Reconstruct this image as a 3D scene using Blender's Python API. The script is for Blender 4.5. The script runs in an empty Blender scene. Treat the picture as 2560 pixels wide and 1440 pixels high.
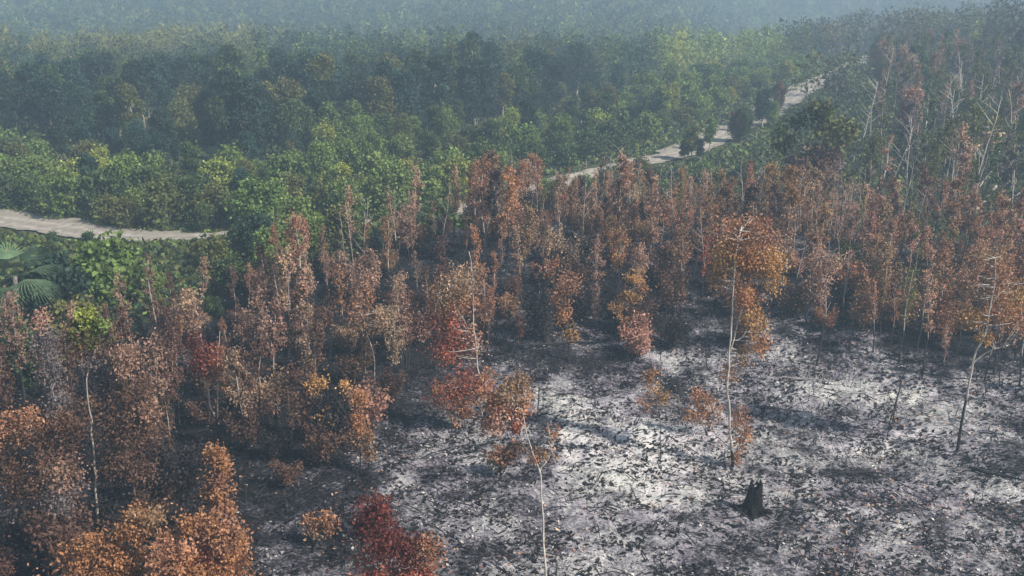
import bpy, math, random
import numpy as np
from mathutils import Vector, Matrix

# ------------------------------------------------------------------ camera, sky, sun, exposure
scn = bpy.context.scene
COL = scn.collection
CAM_H = 24.0
PITCH = math.radians(17.6)
LENS = 38.6
cam = bpy.data.objects.new('camera', bpy.data.cameras.new('camera'))
COL.objects.link(cam)
cam.location = (0, 0, CAM_H)
cam.rotation_euler = (math.radians(90) - PITCH, 0, 0)
cam.data.lens = LENS
cam.data.sensor_width = 36
cam.data.clip_start = 0.5
cam.data.clip_end = 9000
scn.camera = cam

SUN_EL, SUN_AZ = math.radians(41), math.radians(116)      # azimuth clockwise from the view direction (+Y)
w = bpy.data.worlds.new('World'); scn.world = w; w.use_nodes = True
nt = w.node_tree; nt.nodes.clear()
sky = nt.nodes.new('ShaderNodeTexSky'); sky.sky_type = 'NISHITA'; sky.sun_disc = False
sky.sun_elevation = SUN_EL; sky.sun_rotation = SUN_AZ
sky.air_density = 1.2; sky.dust_density = 1.5
bg = nt.nodes.new('ShaderNodeBackground'); bg.inputs['Strength'].default_value = 0.055
wo = nt.nodes.new('ShaderNodeOutputWorld')
nt.links.new(sky.outputs[0], bg.inputs[0]); nt.links.new(bg.outputs[0], wo.inputs[0])
sl = bpy.data.lights.new('sun', 'SUN'); sl.energy = 4.8; sl.angle = math.radians(0.6); sl.color = (1.0, 0.94, 0.86)
so = bpy.data.objects.new('sun', sl); COL.objects.link(so)
sd = Vector((math.sin(SUN_AZ) * math.cos(SUN_EL), math.cos(SUN_AZ) * math.cos(SUN_EL), math.sin(SUN_EL)))
so.rotation_euler = sd.to_track_quat('Z', 'Y').to_euler(); so.location = (60, 20, 80)
vs = scn.view_settings
vs.view_transform = 'Standard'; vs.look = 'None'; vs.gamma = 1; vs.use_curve_mapping = False
vs.exposure = 0.66
scn.cycles.max_bounces = 6; scn.cycles.diffuse_bounces = 3; scn.cycles.transmission_bounces = 4
scn.cycles.volume_bounces = 1

rng = np.random.default_rng(11)
R = random.Random(5)

# ------------------------------------------------------------------ noise and terrain
def vnoise(x, y, s=1.0, seed=0):
    x = np.asarray(x, float) / s + 1000.37 + seed * 17.13; y = np.asarray(y, float) / s + 1000.71 + seed * 9.7
    xi = np.floor(x).astype(np.int64); yi = np.floor(y).astype(np.int64)
    fx = x - xi; fy = y - yi
    fx = fx * fx * (3 - 2 * fx); fy = fy * fy * (3 - 2 * fy)
    def hsh(a, b):
        n = (a * 374761393 + b * 668265263 + seed * 1442695041) & 0xffffffff
        n = ((n ^ (n >> 13)) * 1274126177) & 0xffffffff
        return ((n ^ (n >> 16)) & 0xffff) / 65535.0
    a = hsh(xi, yi); b = hsh(xi + 1, yi); c = hsh(xi, yi + 1); d = hsh(xi + 1, yi + 1)
    return (a + (b - a) * fx) * (1 - fy) + (c + (d - c) * fx) * fy

def sstep(a, b, v):
    t = np.clip((np.asarray(v, float) - a) / (b - a), 0, 1); return t * t * (3 - 2 * t)

KNOLL = 0.0
def height(x, y):
    """smooth terrain"""
    x = np.asarray(x, float); y = np.asarray(y, float)
    h = KNOLL * np.exp(-(((x - 10) / 29) ** 2 + ((y - 79.5) / np.where(y > 79.5, 7.0, 13.0)) ** 2)) + 1.6 * (vnoise(x, y, 34, 1) - 0.5) + 0.7 * (vnoise(x, y, 13, 2) - 0.5)
    h = h + 15.5 * np.exp(-(((x - 128) / 44) ** 2 + ((y - 182) / 46) ** 2))          # hillside on the right
    h = h - 22 * sstep(230, 480, y) * sstep(40, 120, x)                              # valley behind it
    h = h - (10 * sstep(105, 380, y) + 4 * (vnoise(x, y, 75, 5) - .5) * sstep(125, 190, y)) * sstep(0, 45, 29 + (y - 125) * .42 - x)             # the valley beyond the track
    h = h + 85 * sstep(330, 1250, y)                                                  # far hills
    h = h + 5.0 * (vnoise(x, y, 160, 3) - 0.5) * sstep(150, 320, np.hypot(x, y))
    return h

def pix2ray(px, py):
    f = LENS / 36 * 2560
    u = (px - 1280) / f; v = -(py - 720) / f
    c, s = math.cos(PITCH), math.sin(PITCH)
    return np.array([u, c + v * s, -s + v * c])

def ground_at(px, py):
    """where the line of sight meets the terrain"""
    r = pix2ray(px, py); t = np.arange(8, 1600, 0.25)
    p = r[None, :] * t[:, None]; z = CAM_H + p[:, 2]
    i = np.argmax(z < height(p[:, 0], p[:, 1]))
    return float(p[i, 0]), float(p[i, 1])

def at_depth(px, py, Y):
    r = pix2ray(px, py); t = Y / r[1]
    return np.array([r[0] * t, Y, CAM_H + r[2] * t])

def project(x, y, z):
    f = LENS / 36 * 2560; c, s = math.cos(PITCH), math.sin(PITCH)
    zz = z - CAM_H; fw = y * c - zz * s; up = y * s + zz * c
    return 1280 + f * x / fw, 720 - f * up / fw

def H(x, y): return float(height(x, y))

# ------------------------------------------------------------------ mesh helpers
def build_mesh(name, V, quads=None, tris=None, attrs=None, colors=None, smooth=False):
    """attrs: {name: per-vertex floats}; colors: per-vertex rgb"""
    me = bpy.data.meshes.new(name)
    V = np.asarray(V, np.float32).reshape(-1, 3)
    nq = 0 if quads is None else len(quads); ntr = 0 if tris is None else len(tris)
    me.vertices.add(len(V)); me.vertices.foreach_set('co', V.ravel())
    loops = []
    if nq: loops.append(np.asarray(quads, np.int32).ravel())
    if ntr: loops.append(np.asarray(tris, np.int32).ravel())
    loops = np.concatenate(loops)
    me.loops.add(len(loops)); me.loops.foreach_set('vertex_index', loops)
    me.polygons.add(nq + ntr)
    start = np.concatenate([np.arange(nq) * 4, nq * 4 + np.arange(ntr) * 3]).astype(np.int32)
    me.polygons.foreach_set('loop_start', start)
    me.update(calc_edges=True)
    if smooth: me.polygons.foreach_set('use_smooth', np.ones(nq + ntr, bool))
    for k, a in (attrs or {}).items():
        at = me.attributes.new(k, 'FLOAT', 'POINT'); at.data.foreach_set('value', np.asarray(a, np.float32))
    if colors is not None:
        at = me.attributes.new('tone', 'FLOAT_COLOR', 'POINT')
        c4 = np.ones((len(V), 4), np.float32); c4[:, :3] = colors
        at.data.foreach_set('color', c4.ravel())
    return me

class Tubes:
    """collects tapered tubes into one mesh"""
    def __init__(s): s.V = []; s.Q = []; s.T = []; s.ch = []; s.n = 0
    def add(s, pts, rad, sides=6, char=None, cap=True):
        pts = np.asarray(pts, float); n = len(pts)
        rad = np.asarray(rad, float)
        tg = np.gradient(pts, axis=0); tg /= np.linalg.norm(tg, axis=1)[:, None] + 1e-9
        ref = np.array([1.0, 0.13, 0.07]) if abs(tg[:, 0]).mean() < 0.8 else np.array([0.1, 1.0, 0.1])
        a = np.cross(tg, ref); a /= np.linalg.norm(a, axis=1)[:, None]; b = np.cross(tg, a)
        th = np.arange(sides) / sides * 2 * math.pi
        ring = pts[:, None, :] + rad[:, None, None] * (a[:, None, :] * np.cos(th)[None, :, None] + b[:, None, :] * np.sin(th)[None, :, None])
        s.V.append(ring.reshape(-1, 3))
        i = np.arange(n - 1)[:, None] * sides; j = np.arange(sides)[None, :]; k = (j + 1) % sides
        q = np.stack([i + j, i + k, i + sides + k, i + sides + j], -1).reshape(-1, 4) + s.n
        s.Q.append(q)
        if cap:
            o = s.n + (n - 1) * sides
            s.T.append(np.array([[o, o + m, o + m + 1] for m in range(1, sides - 1)]))
        c = np.zeros(n) if char is None else np.broadcast_to(np.asarray(char, float), (n,))
        s.ch.append(np.repeat(c, sides)); s.n += n * sides
    def mesh(s, name):
        return build_mesh(name, np.concatenate(s.V), np.concatenate(s.Q), np.concatenate(s.T) if s.T else None,
                          {'char': np.concatenate(s.ch)}, smooth=True)

def leaf_quads(C, size, g, elong=1.7, droop=0.0, tone=None):
    """rhombic leaves at the centres C; size scalar or array"""
    n = len(C); size = np.broadcast_to(size, (n,))
    a = g.normal(size=(n, 3)); a[:, 2] -= droop; a /= np.linalg.norm(a, axis=1)[:, None]
    b = g.normal(size=(n, 3)); b -= (a * b).sum(1)[:, None] * a; b /= np.linalg.norm(b, axis=1)[:, None]
    L = (size * elong * 0.5)[:, None]; W = (size * 0.5)[:, None]
    V = np.stack([C - a * L, C + b * W + a * L * .1, C + a * L, C - b * W + a * L * .1], 1).reshape(-1, 3)
    Q = np.arange(n * 4).reshape(-1, 4)
    tint = np.repeat(g.random(n), 4)
    tn = None if tone is None else np.repeat(tone, 4, axis=0)
    return V, Q, tint, tn

def new_obj(name, me, mat=None, parent=None, color=None, loc=None):
    o = bpy.data.objects.new(name, me); COL.objects.link(o)
    if mat and not me.materials: me.materials.append(mat)
    if parent is not None: o.parent = parent
    if color is not None: o.color = (*color, 1)
    if loc is not None: o.location = loc
    return o

def tag(o, label=None, cat=None, group=None, kind=None):
    if label: o['label'] = label
    if cat: o['category'] = cat
    if group: o['group'] = group
    if kind: o['kind'] = kind
    return o

def empty(name, loc, rz=0, s=1.0):
    o = bpy.data.objects.new(name, None); COL.objects.link(o)
    o.location = loc; o.rotation_euler = (0, 0, rz); o.scale = (s, s, s); o.empty_display_size = .3
    return o

# ------------------------------------------------------------------ materials
def mat(name):
    m = bpy.data.materials.new(name); m.use_nodes = True
    t = m.node_tree; t.nodes.clear()
    return m, t
def N(t, ty, **kw):
    n = t.nodes.new(ty)
    for k, v in kw.items(): setattr(n, k, v)
    return n
def ramp(t, src, stops):
    r = N(t, 'ShaderNodeValToRGB'); t.links.new(src, r.inputs[0])
    el = r.color_ramp.elements
    while len(el) < len(stops): el.new(0.5)
    for e, (p, c) in zip(el, stops):
        e.position = p; e.color = (*c, 1) if len(c) == 3 else c
    return r.outputs[0]
def mixc(t, fac, a, b, mode='MIX'):
    m = N(t, 'ShaderNodeMix', data_type='RGBA', blend_type=mode)
    for i, v in ((0, fac), (6, a), (7, b)):
        if hasattr(v, 'links'): t.links.new(v, m.inputs[i])
        elif isinstance(v, (int, float)): m.inputs[i].default_value = v
        else: m.inputs[i].default_value = (*v, 1)
    return m.outputs[2]
def noise(t, scale, detail=4, rough=.6, coord=None):
    n = N(t, 'ShaderNodeTexNoise'); n.inputs['Scale'].default_value = scale
    n.inputs['Detail'].default_value = detail; n.inputs['Roughness'].default_value = rough
    if coord is not None: t.links.new(coord, n.inputs['Vector'])
    return n.outputs['Fac']
def mathn(t, op, a, b=None, clamp=False):
    m = N(t, 'ShaderNodeMath', operation=op, use_clamp=clamp)
    for i, v in ((0, a), (1, b)):
        if v is None: continue
        if hasattr(v, 'links'): t.links.new(v, m.inputs[i])
        else: m.inputs[i].default_value = v
    return m.outputs[0]

def leaf_material(name, use_tone=False, trans=.22, var=(0.68, 1.3)):
    m, t = mat(name)
    tint = N(t, 'ShaderNodeAttribute', attribute_name='tint').outputs['Fac']
    geo = N(t, 'ShaderNodeNewGeometry')
    if use_tone: base = N(t, 'ShaderNodeAttribute', attribute_name='tone').outputs['Color']
    else: base = N(t, 'ShaderNodeObjectInfo').outputs['Color']
    oi = N(t, 'ShaderNodeObjectInfo')
    clump = noise(t, 1.1, 2, .5, geo.outputs['Position'])
    k = ramp(t, tint, [(0, (var[0],) * 3), (.6, (.95,) * 3), (1, (var[1],) * 3)])
    c = mixc(t, 1.0, base, k, 'MULTIPLY')
    k2 = ramp(t, clump, [(.33, (.72, .66, .62)), (.66, (1.22, 1.18, 1.1))])
    c = mixc(t, 1.0, c, k2, 'MULTIPLY')
    d = N(t, 'ShaderNodeBsdfPrincipled'); t.links.new(c, d.inputs['Base Color'])
    d.inputs['Roughness'].default_value = .62; d.inputs['Specular IOR Level'].default_value = .25
    tr = N(t, 'ShaderNodeBsdfTranslucent'); t.links.new(c, tr.inputs['Color'])
    mx = N(t, 'ShaderNodeMixShader'); mx.inputs[0].default_value = trans
    t.links.new(d.outputs[0], mx.inputs[1]); t.links.new(tr.outputs[0], mx.inputs[2])
    o = N(t, 'ShaderNodeOutputMaterial'); t.links.new(mx.outputs[0], o.inputs[0])
    return m
M_LEAF = leaf_material('leaf', False)
M_LEAFT = leaf_material('leaf_toned', True)
M_FAR = leaf_material('far_leaf', True, .2)

def bark_material():
    m, t = mat('bark')
    co = N(t, 'ShaderNodeTexCoord').outputs['Object']
    mp = N(t, 'ShaderNodeMapping'); mp.inputs['Scale'].default_value = (9, 9, 2.2); t.links.new(co, mp.inputs[0])
    n = noise(t, 1.0, 5, .65, mp.outputs[0])
    oc = N(t, 'ShaderNodeObjectInfo').outputs['Color']
    pale = mixc(t, 1.0, oc, ramp(t, n, [(.3, (.45, .42, .4)), (.62, (1.15, 1.12, 1.1))]), 'MULTIPLY')
    ch = N(t, 'ShaderNodeAttribute', attribute_name='char').outputs['Fac']
    n2 = noise(t, 2.3, 3, .6, co)
    e = mathn(t, 'ADD', ch, mathn(t, 'MULTIPLY', mathn(t, 'SUBTRACT', n2, .5), .9))
    f = ramp(t, e, [(.42, (0, 0, 0)), (.6, (1, 1, 1))])
    c = mixc(t, f, pale, ramp(t, n, [(.3, (.006, .006, .007)), (.7, (.035, .033, .036))]))
    b = N(t, 'ShaderNodeBsdfPrincipled'); t.links.new(c, b.inputs['Base Color']); b.inputs['Roughness'].default_value = .85
    bp = N(t, 'ShaderNodeBump'); bp.inputs['Strength'].default_value = .7; bp.inputs['Distance'].default_value = .03
    t.links.new(n, bp.inputs['Height']); t.links.new(bp.outputs[0], b.inputs['Normal'])
    o = N(t, 'ShaderNodeOutputMaterial'); t.links.new(b.outputs[0], o.inputs[0])
    return m
M_BARK = bark_material()

def ground_material():
    m, t = mat('ground')
    pos = N(t, 'ShaderNodeNewGeometry').outputs['Position']
    ash = N(t, 'ShaderNodeAttribute', attribute_name='ash').outputs['Fac']
    burnt = N(t, 'ShaderNodeAttribute', attribute_name='burnt').outputs['Fac']
    n1 = noise(t, 5.5, 6, .78, pos); n2 = noise(t, .9, 4, .6, pos); n3 = noise(t, .25, 3, .5, pos)
    v = N(t, 'ShaderNodeTexVoronoi'); v.inputs['Scale'].default_value = 5.5; t.links.new(pos, v.inputs['Vector'])
    f = mathn(t, 'ADD', mathn(t, 'MULTIPLY', mathn(t, 'SUBTRACT', n1, .5), 1.85), ash)
    f = mathn(t, 'ADD', f, mathn(t, 'MULTIPLY', mathn(t, 'SUBTRACT', n2, .5), 1.0))
    c = ramp(t, f, [(.14, (.012, .012, .014)), (.34, (.05, .048, .056)), (.54, (.2, .19, .21)), (.80, (.43, .425, .42)), (1, (.66, .65, .62))])
    hue = ramp(t, n3, [(.35, (1.0, .93, .98)), (.65, (1.0, 1.0, .95))])
    c = mixc(t, 1.0, c, hue, 'MULTIPLY')
    rust = ramp(t, v.outputs['Distance'], [(.0, (.16, .08, .045)), (.14, (.06, .035, .025))])
    rf = mathn(t, 'MULTIPLY', mathn(t, 'LESS_THAN', v.outputs['Distance'], .16), mathn(t, 'GREATER_THAN', n2, .6))
    c = mixc(t, mathn(t, 'MULTIPLY', rf, .6), c, rust)
    g = ramp(t, n1, [(.3, (.02, .03, .014)), (.5, (.055, .07, .03)), (.7, (.12, .11, .06))])
    c = mixc(t, burnt, g, c)
    b = N(t, 'ShaderNodeBsdfPrincipled'); t.links.new(c, b.inputs['Base Color']); b.inputs['Roughness'].default_value = .95
    b.inputs['Specular IOR Level'].default_value = .15
    bp = N(t, 'ShaderNodeBump'); bp.inputs['Strength'].default_value = .9; bp.inputs['Distance'].default_value = .12
    t.links.new(n1, bp.inputs['Height']); t.links.new(bp.outputs[0], b.inputs['Normal'])
    o = N(t, 'ShaderNodeOutputMaterial'); t.links.new(b.outputs[0], o.inputs[0])
    return m
M_GROUND = ground_material()

def simple_noise_mat(name, c0, c1, scale, rough=.9, bump=.4):
    m, t = mat(name)
    pos = N(t, 'ShaderNodeNewGeometry').outputs['Position']
    n = noise(t, scale, 5, .65, pos)
    b = N(t, 'ShaderNodeBsdfPrincipled'); b.inputs['Roughness'].default_value = rough
    b.inputs['Specular IOR Level'].default_value = .04
    t.links.new(ramp(t, n, [(.3, c0), (.7, c1)]), b.inputs['Base Color'])
    bp = N(t, 'ShaderNodeBump'); bp.inputs['Strength'].default_value = bump; bp.inputs['Distance'].default_value = .05
    t.links.new(n, bp.inputs['Height']); t.links.new(bp.outputs[0], b.inputs['Normal'])
    o = N(t, 'ShaderNodeOutputMaterial'); t.links.new(b.outputs[0], o.inputs[0])
    return m
M_TRACK = simple_noise_mat('pale_dirt', (.26, .22, .185), (.60, .54, .48), 1.3)
t_ = M_TRACK.node_tree; b_ = next(n for n in t_.nodes if n.type == 'BSDF_PRINCIPLED'); src_ = b_.inputs['Base Color'].links[0].from_socket
rut_ = N(t_, 'ShaderNodeAttribute', attribute_name='rut').outputs['Fac']
t_.links.new(mixc(t_, mathn(t_, 'MULTIPLY', rut_, .8), mixc(t_, .55, src_, (.19, .17, .12)), src_), b_.inputs['Base Color'])
M_CHAR = simple_noise_mat('charcoal', (.004, .004, .005), (.022, .02, .02), 9, .8, .8)

# ------------------------------------------------------------------ the track's course
TR_PIX = [(-420, 480), (-180, 522), (0, 551), (150, 574), (270, 598), (400, 606), (560, 604), (780, 588), (1050, 548),
          (1300, 490), (1480, 438), (1600, 408), (1700, 386), (1790, 350), (1880, 302), (1960, 258), (2030, 215), (2095, 178), (2165, 150), (2230, 132)]
TR_W = [ground_at(*p) for p in TR_PIX]
KNOLL = 3.9        # the burnt knoll stands before the middle of the track
def catmull(P, n=14):
    P = np.array(P, float); P = np.vstack([2 * P[0] - P[1], P, 2 * P[-1] - P[-2]]); out = []
    for i in range(1, len(P) - 2):
        for t in np.arange(n) / n:
            out.append(.5 * ((2 * P[i]) + (-P[i - 1] + P[i + 1]) * t + (2 * P[i - 1] - 5 * P[i] + 4 * P[i + 1] - P[i + 2]) * t * t
                             + (-P[i - 1] + 3 * P[i] - 3 * P[i + 1] + P[i + 2]) * t ** 3))
    out.append(P[-2]); return np.array(out)
TRK = catmull(TR_W)
def track_dist(x, y):
    x = np.asarray(x, float); y = np.asarray(y, float); d = np.full(x.shape, 1e9)
    for p in TRK[::3]: d = np.minimum(d, np.hypot(x - p[0], y - p[1]))
    return d
def track_y(x):
    o = np.argsort(TRK[:, 0]); return np.interp(x, TRK[o, 0], TRK[o, 1])

# burnt ground: this side of the track, right of the surviving green corner
EDGE_PIX = [(-400, 1010), (0, 930), (180, 900), (330, 830), (480, 750), (640, 700), (800, 660), (1000, 610), (1150, 570), (1400, 550), (1700, 550),
            (1900, 560), (2100, 570), (2300, 600), (2560, 620), (2900, 640)]
EDGE_W = np.array([ground_at(*p) for p in EDGE_PIX])
def edge_y(x): return np.interp(x, EDGE_W[:, 0], EDGE_W[:, 1])

# ------------------------------------------------------------------ ground sheet
ASH_SPOTS = []   # world x, y, rx, ry, strength
for px, py, rx, ry, s in [(1440, 1010, 110, 45, .30), (1560, 1110, 150, 70, .34), (1680, 1240, 170, 90, .26), (1480, 1200, 160, 80, .18),
                          (1110, 1140, 120, 45, .22), (2010, 965, 160, 20, .26), (2200, 990, 160, 16, .20), (2440, 1080, 130, 60, .22),
                          (2150, 1130, 180, 40, .16), (2150, 1330, 300, 70, .16), (2480, 1230, 110, 40, .20), (760, 1290, 120, 40, .16),
                          (1000, 1290, 120, 60, .12), (1400, 1350, 200, 70, .1), (1680, 880, 70, 30, .18), (1850, 1050, 90, 50, .12),
                          (2330, 1060, 200, 50, .1), (720, 1150, 120, 40, -.06), (2000, 820, 120, 60, -.16), (560, 1200, 200, 120, -.1),
                          (1150, 900, 300, 40, -.14), (700, 900, 300, 120, -.12), (1050, 1010, 110, 50, -.04), (1880, 1170, 50, 40, -.1), (2380, 880, 200, 40, -.1),
                          (150, 1350, 200, 150, -.12), (2480, 1180, 80, 15, -.3), (2120, 1190, 110, 12, -.22)]:
    x0, y0 = ground_at(px, py); x1, _ = ground_at(px + rx, py); _, ya = ground_at(px, py - ry); _, yb = ground_at(px, py + ry)
    ASH_SPOTS.append((x0, y0, abs(x1 - x0), abs(ya - yb) / 2, s))
LOWP = [(-300, 1180), (0, 1180), (300, 1150), (450, 1140), (620, 1100), (900, 1020), (1150, 930), (1300, 880), (1450, 840), (1600, 830), (1750, 840), (1900, 800), (2000, 770), (2150, 835), (2350, 900), (2560, 925), (2800, 940)]
LOW_W = np.array([ground_at(*p) for p in LOWP])
def low_y(x): return np.interp(x, LOW_W[:, 0], LOW_W[:, 1])
def ash_at(x, y):
    a = .52 + .30 * (vnoise(x + y * .4, y, 5.0, 21) - .5) + .42 * (vnoise(x, y, 1.6, 22) - .5) + .2 * (vnoise(x * .5, y, .55, 23) - .5)
    for (cx, cy, rx, ry, s) in ASH_SPOTS: a = a + s * np.exp(-(((x - cx) / rx) ** 2 + ((y - cy) / ry) ** 2))
    a = a - .34 * sstep(-3.5, 3.0, y - low_y(x)) - .40 * sstep(-3, -13, x)
    return a

th = np.concatenate([np.linspace(-180, -34, 36)[:-1], np.linspace(-34, 34, 540), np.linspace(34, 180, 36)[1:]])
th = np.radians(th[:-1])
rad = np.concatenate([[.3, 4, 10, 16, 22], np.linspace(26, 108, 420), np.geomspace(109, 300, 150), np.geomspace(307, 3000, 62)])
A, Rr = np.meshgrid(th, rad)
gx = Rr * np.sin(A); gy = Rr * np.cos(A)
gz = height(gx, gy)
td = track_dist(gx, gy)
burn = sstep(1.5, -1.5, gy - edge_y(gx) + 3 * (vnoise(gx, gy, 4, 31) - .5)) * (Rr < 140)
rough = burn * sstep(2.5, 6, td) * (np.abs(A) < math.radians(34)) * (Rr > 24)
ledge = vnoise(gx * .22, gy, 1.5, 41)
gz = gz + rough * (.20 * (vnoise(gx, gy, 1.2, 42) - .5) + .17 * (vnoise(gx, gy, .42, 43) - .5) + .20 * (ledge - .5))
nT, nR = len(th), len(rad)
i = np.arange(nR - 1)[:, None] * nT; j = np.arange(nT)[None, :]; k = (j + 1) % nT
Q = np.stack([i + j, i + nT + j, i + nT + k, i + k], -1).reshape(-1, 4)[:, ::-1]
ashv = ash_at(gx, gy)
me = build_mesh('ground', np.stack([gx, gy, gz], -1).reshape(-1, 3), Q, None, {'ash': ashv.ravel(), 'burnt': burn.ravel()}, smooth=True)
# fill the little hole under the camera's foot point
g = new_obj('ground', me, M_GROUND); tag(g, kind='structure')
if me.polygons[len(me.polygons) // 2].normal.z < 0: me.flip_normals()
DX = DY = None
def ground_z(x, y):
    return H(x, y)

# ------------------------------------------------------------------ track ribbon
tg = np.gradient(TRK, axis=0); tg /= np.linalg.norm(tg, axis=1)[:, None]; nr = np.stack([-tg[:, 1], tg[:, 0]], 1)
Vt = []; Rt = []; NW = 13
for q, (p, n) in enumerate(zip(TRK, nr)):
    dd = np.hypot(*p); wl = 1.0 + 1.1 * (p[0] < -28) + 1.1 * (p[1] > 128) + .9 * vnoise(q * 1.0, 3.0, 3.0, 51) + .4 * vnoise(q * 1.0, 3.0, .9, 53) + .5 * sstep(110, 160, dd); wr = 1.0 + .9 * vnoise(q * 1.0, 9.0, 3.3, 52) + .4 * vnoise(q * 1.0, 7.0, .9, 54) + .5 * sstep(110, 160, dd)
    for s in np.linspace(-wr, wl, NW):
        x, y = p + n * s; ru = math.exp(-((abs(s) - .75) / .28) ** 2); Rt.append(ru); Vt.append((x, y, H(x, y) + .13 - .05 * ru))
Qt = [[a * NW + b, a * NW + b + 1, (a + 1) * NW + b + 1, (a + 1) * NW + b] for a in range(len(TRK) - 1) for b in range(NW - 1)]
mt = build_mesh('track', Vt, Qt, None, {'rut': Rt}, smooth=True)
if mt.polygons[5].normal.z < 0: mt.flip_normals()
tag(new_obj('track', mt, M_TRACK), kind='structure')

# ------------------------------------------------------------------ colours (leaf reflectances)
C = dict(
    rust=(.40, .21, .125), mauve=(.36, .225, .165), dusty=(.46, .32, .22), umber=(.15, .085, .06), orange=(.43, .215, .10),
    gold=(.48, .28, .11), red=(.36, .115, .07), darkred=(.15, .04, .032), tan=(.33, .21, .12), grey=(.20, .17, .175), char=(.03, .026, .028),
    olive=(.14, .15, .045), green=(.075, .120, .040), deep=(.030, .062, .040), bright=(.165, .245, .062), lime=(.30, .35, .07), bluegreen=(.034, .078, .056), pinkish=(.46, .27, .20))
CN = dict(rust='rust brown', mauve='mauve brown', dusty='dusty pale brown', umber='dark umber', orange='orange', gold='golden', red='red', darkred='dark red',
          tan='tan', grey='ash grey', char='black', olive='olive', green='green', deep='deep green', bright='bright green', lime='yellow green', bluegreen='blue green', pinkish='pinkish brown')
BARK = dict(pale=(.42, .37, .32), white=(.52, .48, .42), brown=(.20, .14, .11), grey=(.30, .27, .26), dark=(.05, .042, .04), mid=(.34, .27, .23))

# ------------------------------------------------------------------ prototype trees
def wander(p0, p1, n, amp, g):
    p0 = np.array(p0, float); p1 = np.array(p1, float); t = np.linspace(0, 1, n)[:, None]
    off = np.cumsum(g.normal(size=(n, 3)) * amp, axis=0); off -= t * off[-1]; off[0] = 0
    return p0 + (p1 - p0) * t + off

def slender_tree(seed, h=7.0, cw=1.0, low=.34, leaves=2200, size=.088, twigs=19, r0=.07, charh=2.0, lean=.5, droop=.6, stems=1):
    """trunk mesh and crown mesh of a scorched tree standing at the origin"""
    g = np.random.default_rng(seed); T = Tubes(); tips = []
    for sidx in range(stems):
        an = g.random() * 6.28; ln = lean * g.random() + .25 * (stems > 1)
        top = np.array([math.cos(an) * ln, math.sin(an) * ln, h * (1 - .14 * sidx * g.random())])
        tr = wander((0, 0, -.2), top, 9, .06 * h / 7, g)
        rr = np.linspace(r0, r0 * .22, 9); rr[0] *= 1.35
        T.add(tr, rr, 6, sstep(charh * 1.5, charh * .6, tr[:, 2]))
        for b in range(twigs):
            f = low + (1 - low) * (b + g.random()) / twigs * .97
            p = np.array([np.interp(f, np.linspace(0, 1, 9), tr[:, c]) for c in range(3)])
            a2 = g.random() * 6.28; prof = math.sin(min(1, (f - low) / (1 - low) * .92 + .10) * math.pi) ** .6
            L = cw * (.45 + .75 * g.random()) * max(.3, prof)
            e = p + np.array([math.cos(a2) * L, math.sin(a2) * L, L * (.25 + .8 * g.random())])
            br = wander(p, e, 4, .05, g)
            T.add(br, np.linspace(r0 * .32 * (1.2 - f), r0 * .09, 4), 4, .1)
            tips += [(br[3], .22 + .22 * g.random()), (br[2], .2), (br[1] * .5 + br[2] * .5, .14)]
        tips.append((tr[-1], .35)); tips.append((tr[-2], .35))
    cs = np.array([p for p, _ in tips]); sg = np.array([s for _, s in tips]) * (cw ** .5)
    wgt = .02 + g.random(len(cs)) ** 2.4; wgt /= wgt.sum()
    idx = g.choice(len(cs), leaves, p=wgt)
    P = cs[idx] + g.normal(size=(leaves, 3)) * (sg[idx] * .62)[:, None] * np.array([1, 1, 1.25])
    P[:, 2] = np.maximum(P[:, 2], .1)
    V, Qd, tint, _ = leaf_quads(P, size * (.7 + .7 * g.random(leaves)), g, 1.8, droop)
    return T.mesh('trunk'), build_mesh('crown', V, Qd, attrs={'tint': tint})

def shrub_proto(seed, h=2.4, w=1.1, leaves=2200, size=.09, stems=7):
    g = np.random.default_rng(seed); T = Tubes(); tips = []
    for s in range(stems):
        an = g.random() * 6.28; L = w * (.3 + .7 * g.random())
        e = np.array([math.cos(an) * L, math.sin(an) * L, h * (.55 + .45 * g.random())])
        br = wander((0, 0, -.1), e, 5, .05, g)
        T.add(br, np.linspace(.035, .01, 5), 4, sstep(1.2, .3, br[:, 2]))
        tips += [(br[4], .3), (br[3], .34), (br[2], .3)]
    cs = np.array([p for p, _ in tips]); sg = np.array([s for _, s in tips])
    idx = g.integers(0, len(cs), leaves)
    P = cs[idx] + g.normal(size=(leaves, 3)) * (sg[idx] * .62 * w)[:, None]
    P[:, 2] = np.abs(P[:, 2]) + .03
    V, Qd, tint, _ = leaf_quads(P, size * (.7 + .7 * g.random(leaves)), g, 1.7, .4)
    return T.mesh('stem'), build_mesh('foliage', V, Qd, attrs={'tint': tint})

def bare_proto(seed, h=4.0, twigs=9, r0=.05, ch=1.0):
    g = np.random.default_rng(seed); T = Tubes()
    tr = wander((0, 0, -.2), (g.normal() * .3, g.normal() * .3, h), 7, .05, g)
    T.add(tr, np.linspace(r0, r0 * .2, 7), 5, np.maximum(sstep(1.6, .6, tr[:, 2]), ch))
    for b in range(twigs):
        f = .3 + .68 * (b + g.random()) / twigs
        p = np.array([np.interp(f, np.linspace(0, 1, 7), tr[:, c]) for c in range(3)])
        a2 = g.random() * 6.28; L = (.3 + .6 * g.random()) * h * .22
        e = p + np.array([math.cos(a2) * L, math.sin(a2) * L, L * (.5 + .8 * g.random())])
        T.add(wander(p, e, 4, .04, g), np.linspace(r0 * .4, r0 * .1, 4), 4, ch)
    return T.mesh('sapling')

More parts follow.
